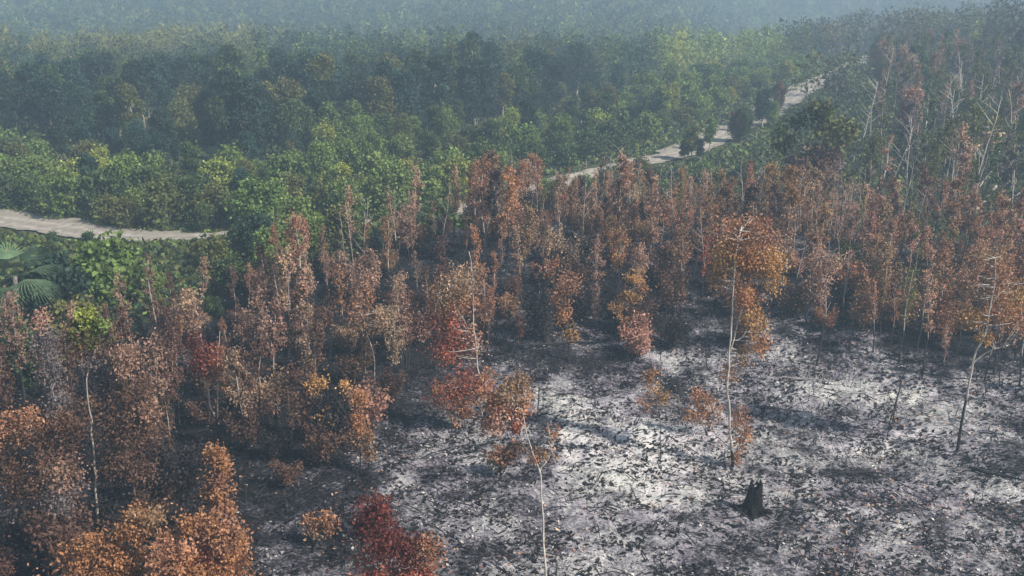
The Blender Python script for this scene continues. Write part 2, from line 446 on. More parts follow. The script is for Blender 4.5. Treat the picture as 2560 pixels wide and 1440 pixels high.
def broadleaf_proto(seed, h=9.0, w=3.2, lobes=11, leaves=6500, size=.245, low=.16, spiky=0.0):
    g = np.random.default_rng(seed); T = Tubes()
    tr = wander((0, 0, -.3), (g.normal() * .3, g.normal() * .3, h * .62), 6, .08, g)
    T.add(tr, np.linspace(.2, .1, 6), 7, 0)
    cs = []; rs = []
    for b in range(lobes):
        a = b * 2.399 + g.random(); f = (b + .5) / lobes
        rr = w * .62 * math.sqrt(1 - (f * 1.6 - .8) ** 2 * .8) * (.6 + .5 * g.random())
        c = np.array([math.cos(a) * rr, math.sin(a) * rr, h * (low + .12 + (1 - low - .22) * f)])
        cs.append(c); rs.append(w * (.34 + .2 * g.random()) * (1 - .25 * f))
        s = tr[2 + b * 3 // lobes]
        T.add(wander(s, c, 4, .08, g), np.linspace(.07, .03, 4), 4, 0)
    cs.append(np.array([0, 0, h * .86])); rs.append(w * .36); cs = np.array(cs); rs = np.array(rs)
    wt = rs ** 2; wt /= wt.sum(); idx = g.choice(len(cs), leaves, p=wt)
    d = g.normal(size=(leaves, 3)); d /= np.linalg.norm(d, axis=1)[:, None]
    rad_ = .35 + .75 * g.random(leaves) ** .6 + .5 * (g.random(leaves) < .2) * g.random(leaves); sub = g.integers(0, 150, leaves); so_ = g.normal(size=(150, 3)) * w * .085
    sd_ = g.normal(size=(150, 3)); sd_ /= np.linalg.norm(sd_, axis=1)[:, None]; d = .62 * d + sd_[sub] * .62; P = cs[idx] + d * (rs[idx] * rad_)[:, None] * np.array([1, 1, .9 + spiky]) + so_[sub]; P[:, 2] = np.maximum(P[:, 2], .2)
    V, Qd, tint, _ = leaf_quads(P, size * (.6 + .8 * g.random(leaves)), g, 1.4, .1)
    return T.mesh('trunk'), build_mesh('crown', V, Qd, attrs={'tint': tint})

SL = [slender_tree(100 + q, h=6.6 + .5 * (q % 3), cw=.44 + .11 * (q % 4), low=.38 + .10 * (q % 3), leaves=1300 + 300 * (q % 4), charh=2.4 + .5 * (q % 3), stems=1 + (q % 4 == 3)) for q in range(10)]
SP = [slender_tree(200 + q, h=7.4, cw=.6, low=.45, leaves=650, size=.088, charh=2.4) for q in range(4)]
SH = [shrub_proto(300 + q, 2.0 + .35 * (q % 3), 1.0 + .15 * (q % 3)) for q in range(6)]
BR = [bare_proto(400 + q, 3.2 + .5 * q) for q in range(6)]
BL = [broadleaf_proto(500 + q, 8.0 + (q % 4), 2.2 + .45 * (q % 3), 7 + q % 5, spiky=.25 * (q % 3)) for q in range(7)]
SPK = [broadleaf_proto(520 + q, 9.5, 2.0, 9, 4200, .24, .2, .5) for q in range(3)]
BU = [broadleaf_proto(540 + q, 3.4, 2.0, 7, 2600, .2, .05) for q in range(4)]
for a, b in SL + SP: a.materials.append(M_BARK); b.materials.append(M_LEAF)
for a, b in BL + SPK + BU: a.materials.append(M_BARK); b.materials.append(M_LEAF)
for a, b in SH: a.materials.append(M_BARK); b.materials.append(M_LEAF)
BR6 = [bare_proto(440 + q, 4.6 + .3 * q, 8, .045, .25) for q in range(6)]
for a in BR + BR6: a.materials.append(M_BARK)

def vary(c, g=R, k=.16):
    f = 1 + g.uniform(-k, k) ; return tuple(max(0, min(1, v * f * (1 + g.uniform(-k * .35, k * .35)))) for v in c)

TREES = []      # scattered things, labelled at the end
def place_tree(name, proto, x, y, col, bark, s, cat, group, names=('trunk', 'crown'), rz=None, zs=1.0, kindtxt=''):
    o = empty(name, (x, y, H(x, y)), R.uniform(0, 6.28) if rz is None else rz, s)
    o.scale = (s, s, s * zs)
    o.rotation_euler = (R.uniform(-.10, .10), R.uniform(-.10, .10), o.rotation_euler[2])
    new_obj(names[0], proto[0], None, o, vary(BARK[bark]))
    new_obj(names[1], proto[1], None, o, vary(C[col]))
    o['category'] = cat; o['group'] = group
    TREES.append((o, x, y, kindtxt.format(c=CN[col])))
    return o

# ------------------------------------------------------------------ hero trees: trunks and foliage masses drawn at their own distance
LANDMARKS = []
def hero(name, label, cat, base, stems, puffs, bark='white', leafsize=.074, charred=None, group=None, mark=None, depthk=.9, twigs=True, seed=0, r0=.08, density=2.1, charh=1.6):
    """base: picture point of the foot; stems: polylines of picture points, foot first; puffs: (px, py, rx, ry, colour, leaves)"""
    g = np.random.default_rng(900 + seed)
    x, y = ground_at(*base); z = H(x, y)
    root = empty(name, (x, y, z)); O = np.array([x, y, z]); pxm = 2745.0 / math.hypot(y, CAM_H)
    tag(root, label, cat, group)
    T = Tubes(); spine = []; hz = 0
    for si, st in enumerate(stems):
        P = np.array([at_depth(px, py, y) for px, py in st]) - O
        P[:, 1] += np.cumsum(np.concatenate([[0], g.normal(size=len(P) - 1) * .12]))
        if si == 0: P = np.vstack([[P[0][0], P[0][1], -.25], P[0] * [1, 1, 0] + [0, 0, .02], P[1:]]) if P[0][2] < .6 else P
        L = np.concatenate([[0], np.cumsum(np.linalg.norm(np.diff(P, axis=0), axis=1))]); n = max(6, int(L[-1] / .45))
        tt = np.linspace(0, L[-1], n); S = np.stack([np.interp(tt, L, P[:, c]) for c in range(3)], 1)
        S[1:-1] += g.normal(size=(n - 2, 3)) * .022
        hz = max(hz, S[:, 2].max()); rr = r0 * .66 * (1 if si == 0 else .62)
        T.add(S, np.linspace(rr, rr * .3, n) * (1 + .35 * np.exp(-S[:, 2].clip(0) / .35) * (si == 0)), 7, sstep(charh * 1.35, charh * .75, S[:, 2]))
        spine.append(S)
    SPN = np.vstack(spine)
    cen = []; cnt = []; cols = []; sig = []
    for (px, py, rx, ry, col, n) in puffs:
        c = at_depth(px, py, y) - O; a = rx / pxm; b = ry / pxm
        k = max(6, int(6 + a * b * 26))
        for q in range(k):
            d = g.normal(size=3); d = d / np.linalg.norm(d) * g.random() ** .4 * (1.0 + .3 * (g.random() < .25))
            pc = c + d * np.array([a, a * depthk, b]) * .82; pc[2] = max(pc[2], .12)
            cen.append(pc); cnt.append(int(n * density / k * (.25 + 1.5 * g.random() ** 1.6))); cols.append(np.array(C[col])); sig.append(min(a, b) * (.12 + .16 * g.random()) + .06)
            if twigs and q % 3 == 0:
                lowr = SPN[SPN[:, 2] < pc[2] + .1]; src = lowr if len(lowr) else SPN
                s = src[np.argmin(np.linalg.norm(src - pc, axis=1))]
                if np.linalg.norm(s - pc) > .15:
                    T.add(wander(s, pc, 4, .05, g), np.linspace(.028, .009, 4), 4, sstep(1.5, .5, pc[2]) if pc[2] < 1.5 else 0)
    tk = new_obj('trunk', T.mesh('trunk'), M_BARK, root, BARK[bark])
    if cen:
        P = np.vstack([c + g.normal(size=(m, 3)) * s for c, m, s in zip(cen, cnt, sig)])
        tone = np.vstack([np.tile(c * (1 + g.normal() * .12), (m, 1)) for c, m in zip(cols, cnt)]).clip(0, 1)
        P[:, 2] = np.maximum(P[:, 2], .05)
        V, Qd, tint, tn = leaf_quads(P, leafsize * (.7 + .7 * g.random(len(P))), g, 1.7, .4, tone)
        new_obj('crown', build_mesh('crown', V, Qd, attrs={'tint': tint}, colors=tn), M_LEAFT, root)
    if mark: LANDMARKS.append((mark, x, y))
    return root

LMX = []
hero('scorched_tree', 'tall tree with red lower crown and olive top in the middle', 'tree', (1207, 1082),
     [[(1207, 1082), (1203, 1000), (1196, 930), (1190, 860), (1184, 780), (1182, 700), (1172, 630)], [(1192, 880), (1160, 800), (1130, 720)]],
     [(1120, 740, 52, 42, 'tan', 700), (1165, 700, 50, 40, 'dusty', 450), (1110, 800, 45, 35, 'red', 500), (1115, 870, 58, 48, 'red', 1200), (1180, 850, 35, 50, 'pinkish', 420),
      (1145, 985, 75, 40, 'orange', 900), (1130, 980, 70, 40, 'red', 900), (1185, 955, 50, 38, 'red', 600), (1215, 940, 24, 30, 'rust', 200), (1150, 1030, 38, 22, 'orange', 300), (1150, 770, 50, 40, 'rust', 500)],
     mark='tall red-crowned tree', seed=1, r0=.075, charh=.8)
hero('scorched_tree', 'dark red leafy tree at the bottom edge above pale ash', 'tree', (985, 1560),
     [[(985, 1560), (970, 1450), (945, 1350), (930, 1250)], [(975, 1490), (1030, 1400), (1060, 1360)]],
     [(925, 1270, 42, 50, 'darkred', 900), (950, 1330, 60, 50, 'darkred', 1300), (1000, 1380, 60, 50, 'darkred', 900), (940, 1420, 60, 50, 'red', 700), (1060, 1380, 45, 35, 'rust', 500), (1040, 1440, 60, 40, 'red', 700),
      (990, 1470, 90, 40, 'darkred', 900)],
     bark='brown', mark='dark red tree', seed=2, r0=.07)
for q, (b, pf, lab) in enumerate([
    ((250, 1600), [(330, 1310, 55, 38, 'orange', 700), (260, 1360, 60, 38, 'orange', 800), (200, 1400, 50, 40, 'orange', 700), (300, 1420, 90, 50, 'orange', 1200), (370, 1300, 40, 30, 'tan', 300), (215, 1460, 90, 60, 'rust', 700)], 'broad orange-leaved bush in the bottom left corner'),
    ((455, 1640), [(420, 1390, 70, 40, 'rust', 900), (460, 1440, 90, 40, 'orange', 1100), (390, 1430, 50, 40, 'grey', 300), (440, 1500, 100, 60, 'orange', 900)], 'low rusty bush between the two orange bottom bushes'),
    ((560, 1610), [(500, 1320, 55, 40, 'orange', 650), (545, 1340, 60, 45, 'rust', 800), (575, 1390, 45, 45, 'orange', 900), (520, 1400, 60, 45, 'red', 500), (560, 1450, 70, 60, 'orange', 900)], 'orange bush right of the broad corner bush')]):
    hero('scorched_bush', lab, 'bush', b, [[b, (b[0] + 10, b[1] - 110), (b[0] - 20, b[1] - 220)], [(b[0], b[1] - 40), (b[0] + 60, b[1] - 170)], [(b[0], b[1] - 30), (b[0] - 60, b[1] - 150)]], pf, bark='brown', seed=10 + q, r0=.05,
         mark=['broad orange corner bush', None, 'right orange bottom bush'][q])
hero('scorched_tree', 'narrow orange tree below the forked pale trunk', 'tree', (548, 1345),
     [[(548, 1345), (545, 1250), (540, 1140)]],
     [(540, 1150, 30, 32, 'orange', 500), (545, 1200, 35, 32, 'rust', 500), (540, 1235, 45, 32, 'orange', 500), (560, 1270, 35, 26, 'rust', 350), (510, 1270, 28, 30, 'umber', 300)], bark='brown', seed=20, r0=.05, mark='narrow orange tree')
hero('forked_tree', 'pale tree forking in two above a black base, dark red leaves', 'tree', (545, 1118),
     [[(545, 1118), (545, 1085), (541, 1058), (520, 1010), (510, 940), (507, 880), (490, 800)], [(543, 1060), (546, 990), (543, 900), (548, 830)]],
     [(500, 905, 30, 45, 'darkred', 500), (530, 900, 34, 45, 'red', 350), (485, 860, 32, 32, 'darkred', 350), (480, 800, 34, 40, 'mauve', 420), (470, 745, 40, 30, 'dusty', 300), (535, 935, 24, 30, 'rust', 250)],
     seed=21, r0=.085, charh=1.5, mark='forked pale tree')
hero('scorched_tree', 'brown-crowned tree on a thin bent white trunk', 'tree', (941, 1012),
     [[(941, 1012), (939, 960), (934, 880), (914, 820), (905, 760), (898, 700)]],
     [(900, 745, 40, 42, 'rust', 600), (930, 800, 42, 35, 'tan', 350), (885, 800, 34, 36, 'mauve', 350), (905, 700, 34, 30, 'mauve', 300), (960, 790, 24, 30, 'dusty', 180)], seed=22, r0=.06, charh=.3, mark='thin bent white trunk')
hero('scorched_bush', 'tall narrow orange-tan bush right of the golden clumps', 'bush', (905, 1185),
     [[(905, 1185), (903, 1130), (900, 1060), (897, 990)]],
     [(898, 1000, 20, 30, 'orange', 350), (900, 1050, 24, 35, 'orange', 450), (905, 1100, 28, 32, 'tan', 420), (918, 1130, 22, 20, 'tan', 220)], bark='grey', seed=23, r0=.045, mark='narrow orange-tan bush')
hero('scorched_tree', 'charred tree with two golden leaf clumps left of centre', 'tree', (838, 1112),
     [[(838, 1112), (830, 1060), (800, 1000), (775, 950)], [(826, 1050), (830, 1020), (860, 960)]],
     [(785, 968, 34, 20, 'gold', 420), (815, 1042, 32, 20, 'gold', 400), (865, 965, 14, 16, 'gold', 110), (730, 985, 60, 40, 'umber', 500), (760, 1030, 50, 34, 'umber', 400), (700, 960, 44, 34, 'tan', 260), (800, 1010, 40, 22, 'char', 300), (850, 1080, 38, 24, 'umber', 260), (745, 930, 40, 26, 'umber', 260)],
     bark='dark', seed=24, r0=.06, mark='golden-clumped charred tree', charh=9)
hero('leaning_tree', 'slender white tree leaning left with one side branch on the ash', 'tree', (1366, 1462),
     [[(1366, 1462), (1362, 1400), (1357, 1310), (1350, 1190), (1330, 1130), (1314, 1070), (1303, 1010), (1295, 960)], [(1348, 1185), (1358, 1165), (1374, 1148), (1380, 1120)], [(1314, 1072), (1290, 1040), (1280, 985)]],
     [(1255, 1035, 44, 42, 'pinkish', 420), (1300, 1010, 30, 38, 'rust', 300), (1235, 1000, 34, 30, 'rust', 260), (1285, 970, 40, 32, 'tan', 240), (1365, 1135, 24, 14, 'tan', 70), (1340, 1140, 20, 14, 'rust', 60), (1230, 1060, 34, 34, 'pinkish', 260), (1285, 1060, 30, 30, 'red', 160), (1390, 1080, 26, 22, 'rust', 90)],
     seed=25, r0=.075, charh=.2, mark='leaning white tree')
hero('scorched_bush', 'small dark brown bush on pale ash left of leaning white trunk', 'bush', (1252, 1196),
     [[(1252, 1196), (1250, 1160), (1244, 1120)], [(1252, 1190), (1275, 1150)]],
     [(1240, 1155, 24, 24, 'olive', 160), (1262, 1150, 26, 26, 'umber', 350), (1290, 1125, 30, 20, 'umber', 300), (1250, 1130, 40, 22, 'rust', 240)], bark='dark', seed=26, r0=.09, charh=9, mark='small dark brown bush')
hero('scorched_tree', 'golden-leaved crooked tree in the black centre of the burn', 'tree', (1548, 868),
     [[(1548, 868), (1546, 800), (1560, 760), (1590, 700), (1600, 670)], [(1550, 790), (1530, 770)]],
     [(1588, 695, 24, 24, 'gold', 380), (1575, 740, 28, 16, 'gold', 320), (1545, 768, 26, 18, 'gold', 260), (1560, 800, 16, 16, 'orange', 90), (1605, 720, 16, 20, 'orange', 120)], bark='grey', seed=27, r0=.05, mark='crooked golden tree')
hero('scorched_tree', 'tallest golden-brown tree with a long white trunk right of centre', 'tree', (1832, 1172),
     [[(1832, 1172), (1828, 1120), (1822, 1040), (1816, 960), (1822, 860), (1826, 760), (1832, 660), (1845, 570)], [(1820, 900), (1838, 830), (1865, 740), (1885, 680)], [(1824, 850), (1850, 850), (1880, 800)], [(1824, 1120), (1845, 1060), (1850, 1030)]],
     [(1810, 640, 40, 50, 'gold', 620), (1860, 630, 50, 60, 'orange', 900), (1910, 660, 42, 50, 'gold', 700), (1820, 580, 50, 40, 'rust', 500), (1890, 580, 55, 40, 'rust', 500), (1870, 740, 42, 45, 'orange', 600), (1885, 810, 38, 45, 'gold', 600),
      (1900, 860, 28, 38, 'orange', 350), (1845, 900, 22, 40, 'tan', 200), (1820, 940, 24, 36, 'rust', 180), (1800, 700, 36, 36, 'tan', 350), (1855, 1050, 26, 34, 'rust', 240), (1858, 1095, 24, 30, 'orange', 200), (1838, 1140, 14, 24, 'rust', 90), (1925, 700, 28, 30, 'gold', 260)],
     seed=28, r0=.10, charh=.9, mark='tallest golden-brown tree')
hero('scorched_tree', 'small orange tree on a thin stem amid pale ash', 'tree', (1650, 1165),
     [[(1650, 1165), (1652, 1080), (1648, 1000), (1640, 930)]],
     [(1625, 945, 26, 22, 'orange', 160), (1645, 985, 28, 26, 'gold', 150), (1620, 1000, 22, 20, 'rust', 100)], bark='dark', seed=29, r0=.045, mark='small thin-stemmed orange tree', charh=1.0)
hero('scorched_bush', 'rusty bush just left of the long white trunk', 'bush', (1765, 1095),
     [[(1765, 1095), (1762, 1050), (1755, 1000)], [(1765, 1085), (1740, 1030)]],
     [(1755, 995, 34, 20, 'rust', 300), (1740, 1035, 34, 24, 'orange', 240), (1785, 1030, 26, 26, 'rust', 200)], bark='dark', seed=30, r0=.04, charh=9)
hero('forked_tree', 'tall white tree with golden crown and black base near right edge', 'tree', (2393, 1128),
     [[(2393, 1128), (2402, 1070), (2412, 1000), (2420, 950), (2428, 890), (2450, 840), (2462, 780), (2478, 700), (2482, 640)], [(2424, 920), (2440, 900), (2470, 872), (2500, 860)], [(2460, 790), (2500, 730), (2530, 690)]],
     [(2430, 790, 42, 36, 'gold', 380), (2500, 780, 52, 48, 'orange', 620), (2545, 740, 50, 50, 'gold', 600), (2440, 720, 46, 40, 'tan', 400), (2500, 690, 50, 40, 'rust', 480), (2560, 810, 40, 36, 'rust', 350), (2410, 690, 36, 32, 'pinkish', 250), (2470, 840, 36, 18, 'gold', 160), (2520, 850, 34, 16, 'umber', 180), (2470, 640, 50, 36, 'tan', 320)],
     seed=31, r0=.12, charh=2.9, mark='white forked tree')
hero('scorched_tree', 'black-trunked tree with pinkish crown at the edge of open ash', 'tree', (2042, 915),
     [[(2042, 915), (2052, 860), (2062, 780), (2064, 720), (2072, 640)], [(2060, 790), (2078, 755)]],
     [(2060, 690, 36, 40, 'pinkish', 420), (2085, 650, 34, 34, 'dusty', 300), (2050, 740, 30, 24, 'mauve', 200), (2040, 650, 30, 30, 'mauve', 240)], bark='grey', seed=32, r0=.09, charh=3.0, mark='black-trunked pink-crowned tree')
hero('surviving_tree', 'tall tree with yellow-green top among brown crowns at left', 'tree', (246, 1345),
     [[(246, 1345), (236, 1180), (226, 1080), (219, 980), (221, 900), (214, 830)], [(222, 905), (205, 860)], [(220, 930), (240, 870)]],
     [(218, 792, 34, 20, 'lime', 420), (205, 820, 46, 22, 'olive', 450), (240, 812, 30, 24, 'bright', 200), (215, 840, 50, 24, 'olive', 300), (215, 860, 46, 34, 'umber', 260), (235, 900, 30, 26, 'grey', 120)], bark='pale', seed=33, r0=.085, mark='yellow-green topped tree', charh=.8)
hero('scorched_tree', 'big smooth reddish brown tree at left edge of the picture', 'tree', (120, 1450),
     [[(120, 1450), (122, 1350), (110, 1200), (80, 1080)], [(112, 1230), (160, 1120)], [(110, 1250), (40, 1120)]],
     [(60, 1060, 70, 50, 'rust', 700), (120, 1110, 80, 55, 'umber', 600), (40, 1140, 60, 60, 'umber', 450), (150, 1170, 70, 50, 'mauve', 400), (60, 1210, 60, 46, 'umber', 600), (130, 1240, 70, 40, 'grey', 500), (160, 1060, 50, 40, 'umber', 600), (20, 1260, 50, 40, 'grey', 400)], bark='brown', seed=34, r0=.11, mark='big reddish brown tree')
hero('scorched_tree', 'dark brown dense tree right of the yellow-green topped tree', 'tree', (350, 1330),
     [[(350, 1330), (335, 1230), (325, 1100), (315, 980)], [(335, 1200), (370, 1080)], [(330, 1160), (280, 1060)]],
     [(330, 990, 70, 55, 'umber', 600), (300, 1060, 60, 50, 'umber', 500), (350, 1090, 55, 60, 'umber', 600), (340, 1170, 55, 50, 'umber', 500), (290, 1160, 50, 50, 'umber', 400), (370, 1020, 40, 50, 'mauve', 500), (330, 900, 50, 45, 'mauve', 600)], bark='brown', seed=35, r0=.09, mark='dense dark brown tree')
hero('bare_tree', 'ash-grey leafless tree behind the yellow-green topped tree', 'tree', (150, 1190),
     [[(150, 1190), (140, 1080), (130, 960), (112, 840), (105, 790)], [(132, 970), (155, 900)], [(136, 1010), (110, 920)]],
     [(118, 850, 34, 45, 'grey', 450), (130, 930, 34, 45, 'grey', 450), (145, 1010, 30, 40, 'grey', 400), (100, 800, 30, 30, 'pinkish', 200)], bark='grey', seed=36, r0=.08, mark='ash-grey leafless tree')
hero('leaning_tree', 'grey-brown trunk leaning left in the lower left shade', 'tree', (226, 1318),
     [[(226, 1318), (212, 1260), (198, 1200), (188, 1150), (180, 1090)]], [], bark='mid', seed=37, r0=.10, charh=.4)
hero('leaning_tree', 'grey trunk leaning left at the bottom left corner', 'tree', (140, 1448),
     [[(140, 1448), (126, 1380), (112, 1320), (104, 1270), (92, 1200)]], [], bark='mid', seed=38, r0=.11, charh=.4)
hero('scorched_bush', 'sparse orange bush on grey ash left of the dark red tree', 'bush', (805, 1372),
     [[(805, 1372), (800, 1330), (795, 1290)], [(805, 1365), (830, 1320)]],
     [(795, 1300, 34, 24, 'orange', 170), (830, 1310, 26, 24, 'rust', 120), (780, 1330, 30, 20, 'tan', 90)], bark='grey', seed=39, r0=.03, mark='sparse orange bush')
hero('scorched_tree', 'brown and orange mottled tree in front of the golden centre', 'tree', (1420, 905),
     [[(1420, 905), (1424, 840), (1420, 760), (1415, 700)]],
     [(1420, 710, 45, 34, 'rust', 420), (1415, 780, 32, 34, 'orange', 350), (1430, 830, 24, 24, 'gold', 150), (1400, 740, 30, 26, 'orange', 200)], bark='dark', seed=40, r0=.06, charh=3, mark='mottled brown and orange tree')
# the dark green tree on the right, before the track, and its pale neighbours
hero('broadleaf_tree', 'dark green bushy tree before the track, top right', 'tree', (2068, 560),
     [[(2068, 560), (2066, 500), (2068, 430), (2060, 360), (2040, 300)], [(2068, 430), (2010, 370)], [(2066, 420), (2120, 350)]],
     [(2000, 300, 50, 26, 'deep', 150), (2050, 268, 32, 20, 'olive', 110), (2060, 320, 50, 30, 'olive', 170), (1965, 350, 40, 34, 'green', 170), (2050, 390, 60, 34, 'umber', 260), (2105, 330, 40, 40, 'olive', 220), (2000, 420, 50, 34, 'umber', 220), (2060, 285, 22, 14, 'bright', 70)],
     bark='pale', seed=41, r0=.14, leafsize=.26, charh=.5, mark='dark green bushy tree')
for q, (b, st) in enumerate([((2098, 560), [(2098, 560), (2104, 500), (2112, 440)]), ((2375, 510), [(2375, 510), (2380, 440), (2388, 370), (2400, 330)]), ((2440, 545), [(2440, 545), (2442, 470), (2446, 390), (2462, 320)])]):
    hero('bare_tree', ['short pale bare trunk beside the dark green tree', 'pale forked bare tree on the right hillside', 'tallest pale bare tree by the fallen trunks'][q], 'tree', b,
         [st, [(st[1][0], st[1][1]), (st[1][0] + 22, st[1][1] - 60), (st[1][0] + 34, st[1][1] - 110)], [(st[1][0] + 2, st[1][1] - 20), (st[1][0] - 24, st[1][1] - 80)]],
         [(st[-1][0], st[-1][1], 40, 30, 'olive', 90), (st[-1][0] + 20, st[-1][1] + 30, 36, 26, 'dusty', 80)], seed=42 + q, r0=.12, leafsize=.22, charh=.3,
         mark=[None, 'pale forked hillside tree', 'tall pale hillside tree'][q])

# fan palm at the left edge
def palm(base, top, label):
    x, y = ground_at(*base); z = H(x, y); root = empty('fan_palm', (x, y, z)); tag(root, label, 'palm')
    g = np.random.default_rng(77); P = at_depth(top[0], top[1], y) - np.array([x, y, z])
    T = Tubes(); S = wander((0, 0, -.2), P, 8, .04, g); T.add(S, np.linspace(.17, .12, 8), 8, .1)
    new_obj('trunk', T.mesh('trunk'), M_BARK, root, BARK['grey'])
    for f in range(20):
        a = f * 2.4 + g.random() * .4; el = g.uniform(-.5, 1.1); V = []; Fq = []
        for s in range(15):
            t = (s - 7) / 7 * 1.15; d0 = np.array([math.cos(a), math.sin(a), 0.0]); up = np.array([0, 0, 1.0])
            side = np.cross(d0, up); fd = d0 * math.cos(el) + up * math.sin(el)
            dr = fd * math.cos(t) + side * math.sin(t); L = 1.9 * (1 - .25 * abs(t))
            o = P + fd * 1.1; n = side * math.cos(t) - fd * math.sin(t); q = len(V)
            tip = o + dr * L - np.array([0, 0, .16 * L * L])
            V += [o - n * .015, o + n * .015, o + dr * L * .55 + n * .04 - [0, 0, .1], tip, o + dr * L * .55 - n * .04 - [0, 0, .1]]
            Fq += [[q, q + 1, q + 2, q + 4]]; Fq += [[q + 4, q + 2, q + 3, q + 3]]
        tris = [[a_[0], a_[1], a_[2]] for a_ in Fq if a_[2] == a_[3]]; qs = [a_ for a_ in Fq if a_[2] != a_[3]]
        # leaf stalk
        b = len(V); V += [P, P + np.array([0, 0, .03]), P + fd * 1.12 + [0, 0, .03], P + fd * 1.12]; qs.append([b, b + 1, b + 2, b + 3])
        V = np.array([np.asarray(v, float) for v in V])
        new_obj('frond', build_mesh('frond', V, qs, tris, {'tint': np.full(len(V), g.random())}), M_LEAF, root, vary((.09, .15, .085)))
    LANDMARKS.append(('fan palm', x, y))
palm((35, 880), (38, 690), 'pale blue-green fan palm at the left edge below the track')

# ------------------------------------------------------------------ the black split stump
def stump():
    x, y = ground_at(1878, 1283); z = H(x, y); root = empty('burnt_stump', (x, y, z))
    tag(root, 'black split stump with flared roots standing on pale ash', 'stump')
    g = np.random.default_rng(5); n = 22; rows = 13; V = []; hh = 1.42
    for r in range(rows):
        t = r / (rows - 1)
        for s in range(n):
            a = s / n * 2 * math.pi
            rad_ = .40 * (1 - .28 * t) + .42 * math.exp(-t * 7) * (1 + .5 * math.sin(3 * a + .8)) + .03 * math.sin(5 * a + 3 * t) + g.normal() * .012
            top = hh * (.80 + .20 * abs(math.cos(a * 1.0 + .1)) ** 1.5 + .05 * math.sin(7 * a))
            if t > .6: rad_ *= (1 - .1 * (t - .6))
            V.append((rad_ * math.cos(a) + .10 * t + .03 * t * t, rad_ * math.sin(a) * .85, -.15 + (top + .15) * t + g.normal() * .01))
    V = np.array(V); Qs = [[r * n + s, r * n + (s + 1) % n, (r + 1) * n + (s + 1) % n, (r + 1) * n + s] for r in range(rows - 1) for s in range(n)]
    # hollow inside
    inner = []
    for r, (k, dz) in enumerate([(.74, -.02), (.6, -.35), (.45, -.9)]):
        for s in range(n):
            v = V[(rows - 1) * n + s]; inner.append((.13 + (v[0] - .13) * k, v[1] * k, v[2] + dz))
    V = np.vstack([V, inner]); b = rows * n
    ring = [(rows - 1) * n, b, b + n, b + 2 * n]
    for p, q in zip(ring[:-1], ring[1:]): Qs += [[p + s, p + (s + 1) % n, q + (s + 1) % n, q + s] for s in range(n)]
    tr = [[b + 2 * n, b + 2 * n + s, b + 2 * n + s + 1] for s in range(1, n - 1)]
    new_obj('trunk', build_mesh('trunk', V, Qs, tr), M_CHAR, root)
    for (a, L, r) in [(3.3, 1.0, .16), (2.7, .7, .12), (-.25, .62, .13), (4.6, .6, .15), (5.5, .6, .1), (1.5, .5, .12), (3.9, .9, .09)]:
        T = Tubes(); d = np.array([math.cos(a), math.sin(a), 0])
        T.add([d * .2 + [0, 0, .30], d * .42 + [0, 0, .17], d * (.42 + L * .4) + [0, 0, .09], d * (.4 + L) + [.02, .05, -.02]], [r, r * .8, r * .55, r * .2], 7, 1)
        new_obj('root', T.mesh('root'), M_CHAR, root)
    for (a, hgt) in [(2.9, .34), (.3, .30), (1.2, .14)]:      # splinters left standing on the rim
        T = Tubes(); d = np.array([math.cos(a) * .2 + .12, math.sin(a) * .17, hh * .9])
        T.add([d, d + [.02, 0, hgt * .6], d + [0.01, .01, hgt]], [.085, .06, .012], 5, 1)
        new_obj('splinter', T.mesh('splinter'), M_CHAR, root)
    LANDMARKS.append(('black split stump', x, y))
stump()

# ------------------------------------------------------------------ fallen trunks, other lying wood, and shadow streaks built as logs
def log(p, q, r, label, bark='white', cat='log', lift=.35, char=0.0, twigs=3, seed=0, group=None):
    g = np.random.default_rng(seed + 40); a = ground_at(*p); b = ground_at(*q)
    A_ = np.array([a[0], a[1], H(*a) + r * .8]); B_ = np.array([b[0], b[1], H(*b) + lift]); root = empty('fallen_trunk', A_)
    tag(root, label, cat, group); T = Tubes(); S = wander((0, 0, 0), B_ - A_, 8, .04, g); T.add(S, np.linspace(r, r * .4, 8), 7, char)
    for k in range(twigs):
        s = S[3 + k]; e = s + g.normal(size=3) * .7 + [0, 0, .5]; T.add(wander(s, e, 3, .04, g), [r * .35, r * .2, r * .08], 4, char)
    T2 = T.mesh('log'); new_obj('stem', T2, M_BARK, root, BARK[bark])
for q, (p, e, r, l, lab) in enumerate([
    ((2440, 530), (2540, 440), .16, 1.8, 'longest pale fallen trunk on the right hillside'),
    ((2470, 545), (2590, 475), .13, 1.0, 'pale fallen trunk crossing dark ground at right edge'),
    ((2420, 500), (2480, 455), .12, 1.4, 'short pale fallen trunk nearest the tall pale tree'),
    ((2510, 560), (2600, 520), .11, .5, 'lowest pale fallen trunk at the right edge')]):
    log(p, e, r, lab, 'pale', 'trunk', l, 0, 3, q, 'fallen trunks on the hillside')
for q, (p, e, r, lab) in enumerate([
    ((2090, 1190), (2215, 1196), .09, 'black branch lying flat on ash right of the stump'),
    ((2430, 1180), (2560, 1212), .11, 'black log on ash near the right edge'),
    ((1220, 905), (1345, 868), .10, 'shadow streak shaped as a black log right of the red-crowned tree'),  # no real log: shadow beside the red tree, added as black wood
    ((1330, 865), (1560, 858), .09, 'long shadow streak shaped as a black log at the foot of the dense burn'),  # level shadow streak on the ground, put in as a black log
    ((1890, 1020), (2030, 1040), .09, 'black branch lying behind the long white trunk'),
    ((1955, 945), (2100, 962), .06, 'grey branch lying at the near side of the dark grove')]):
    log(p, e, r, lab, 'grey', 'log', .15, 1.0 if q < 5 else .0, 4, 20 + q)

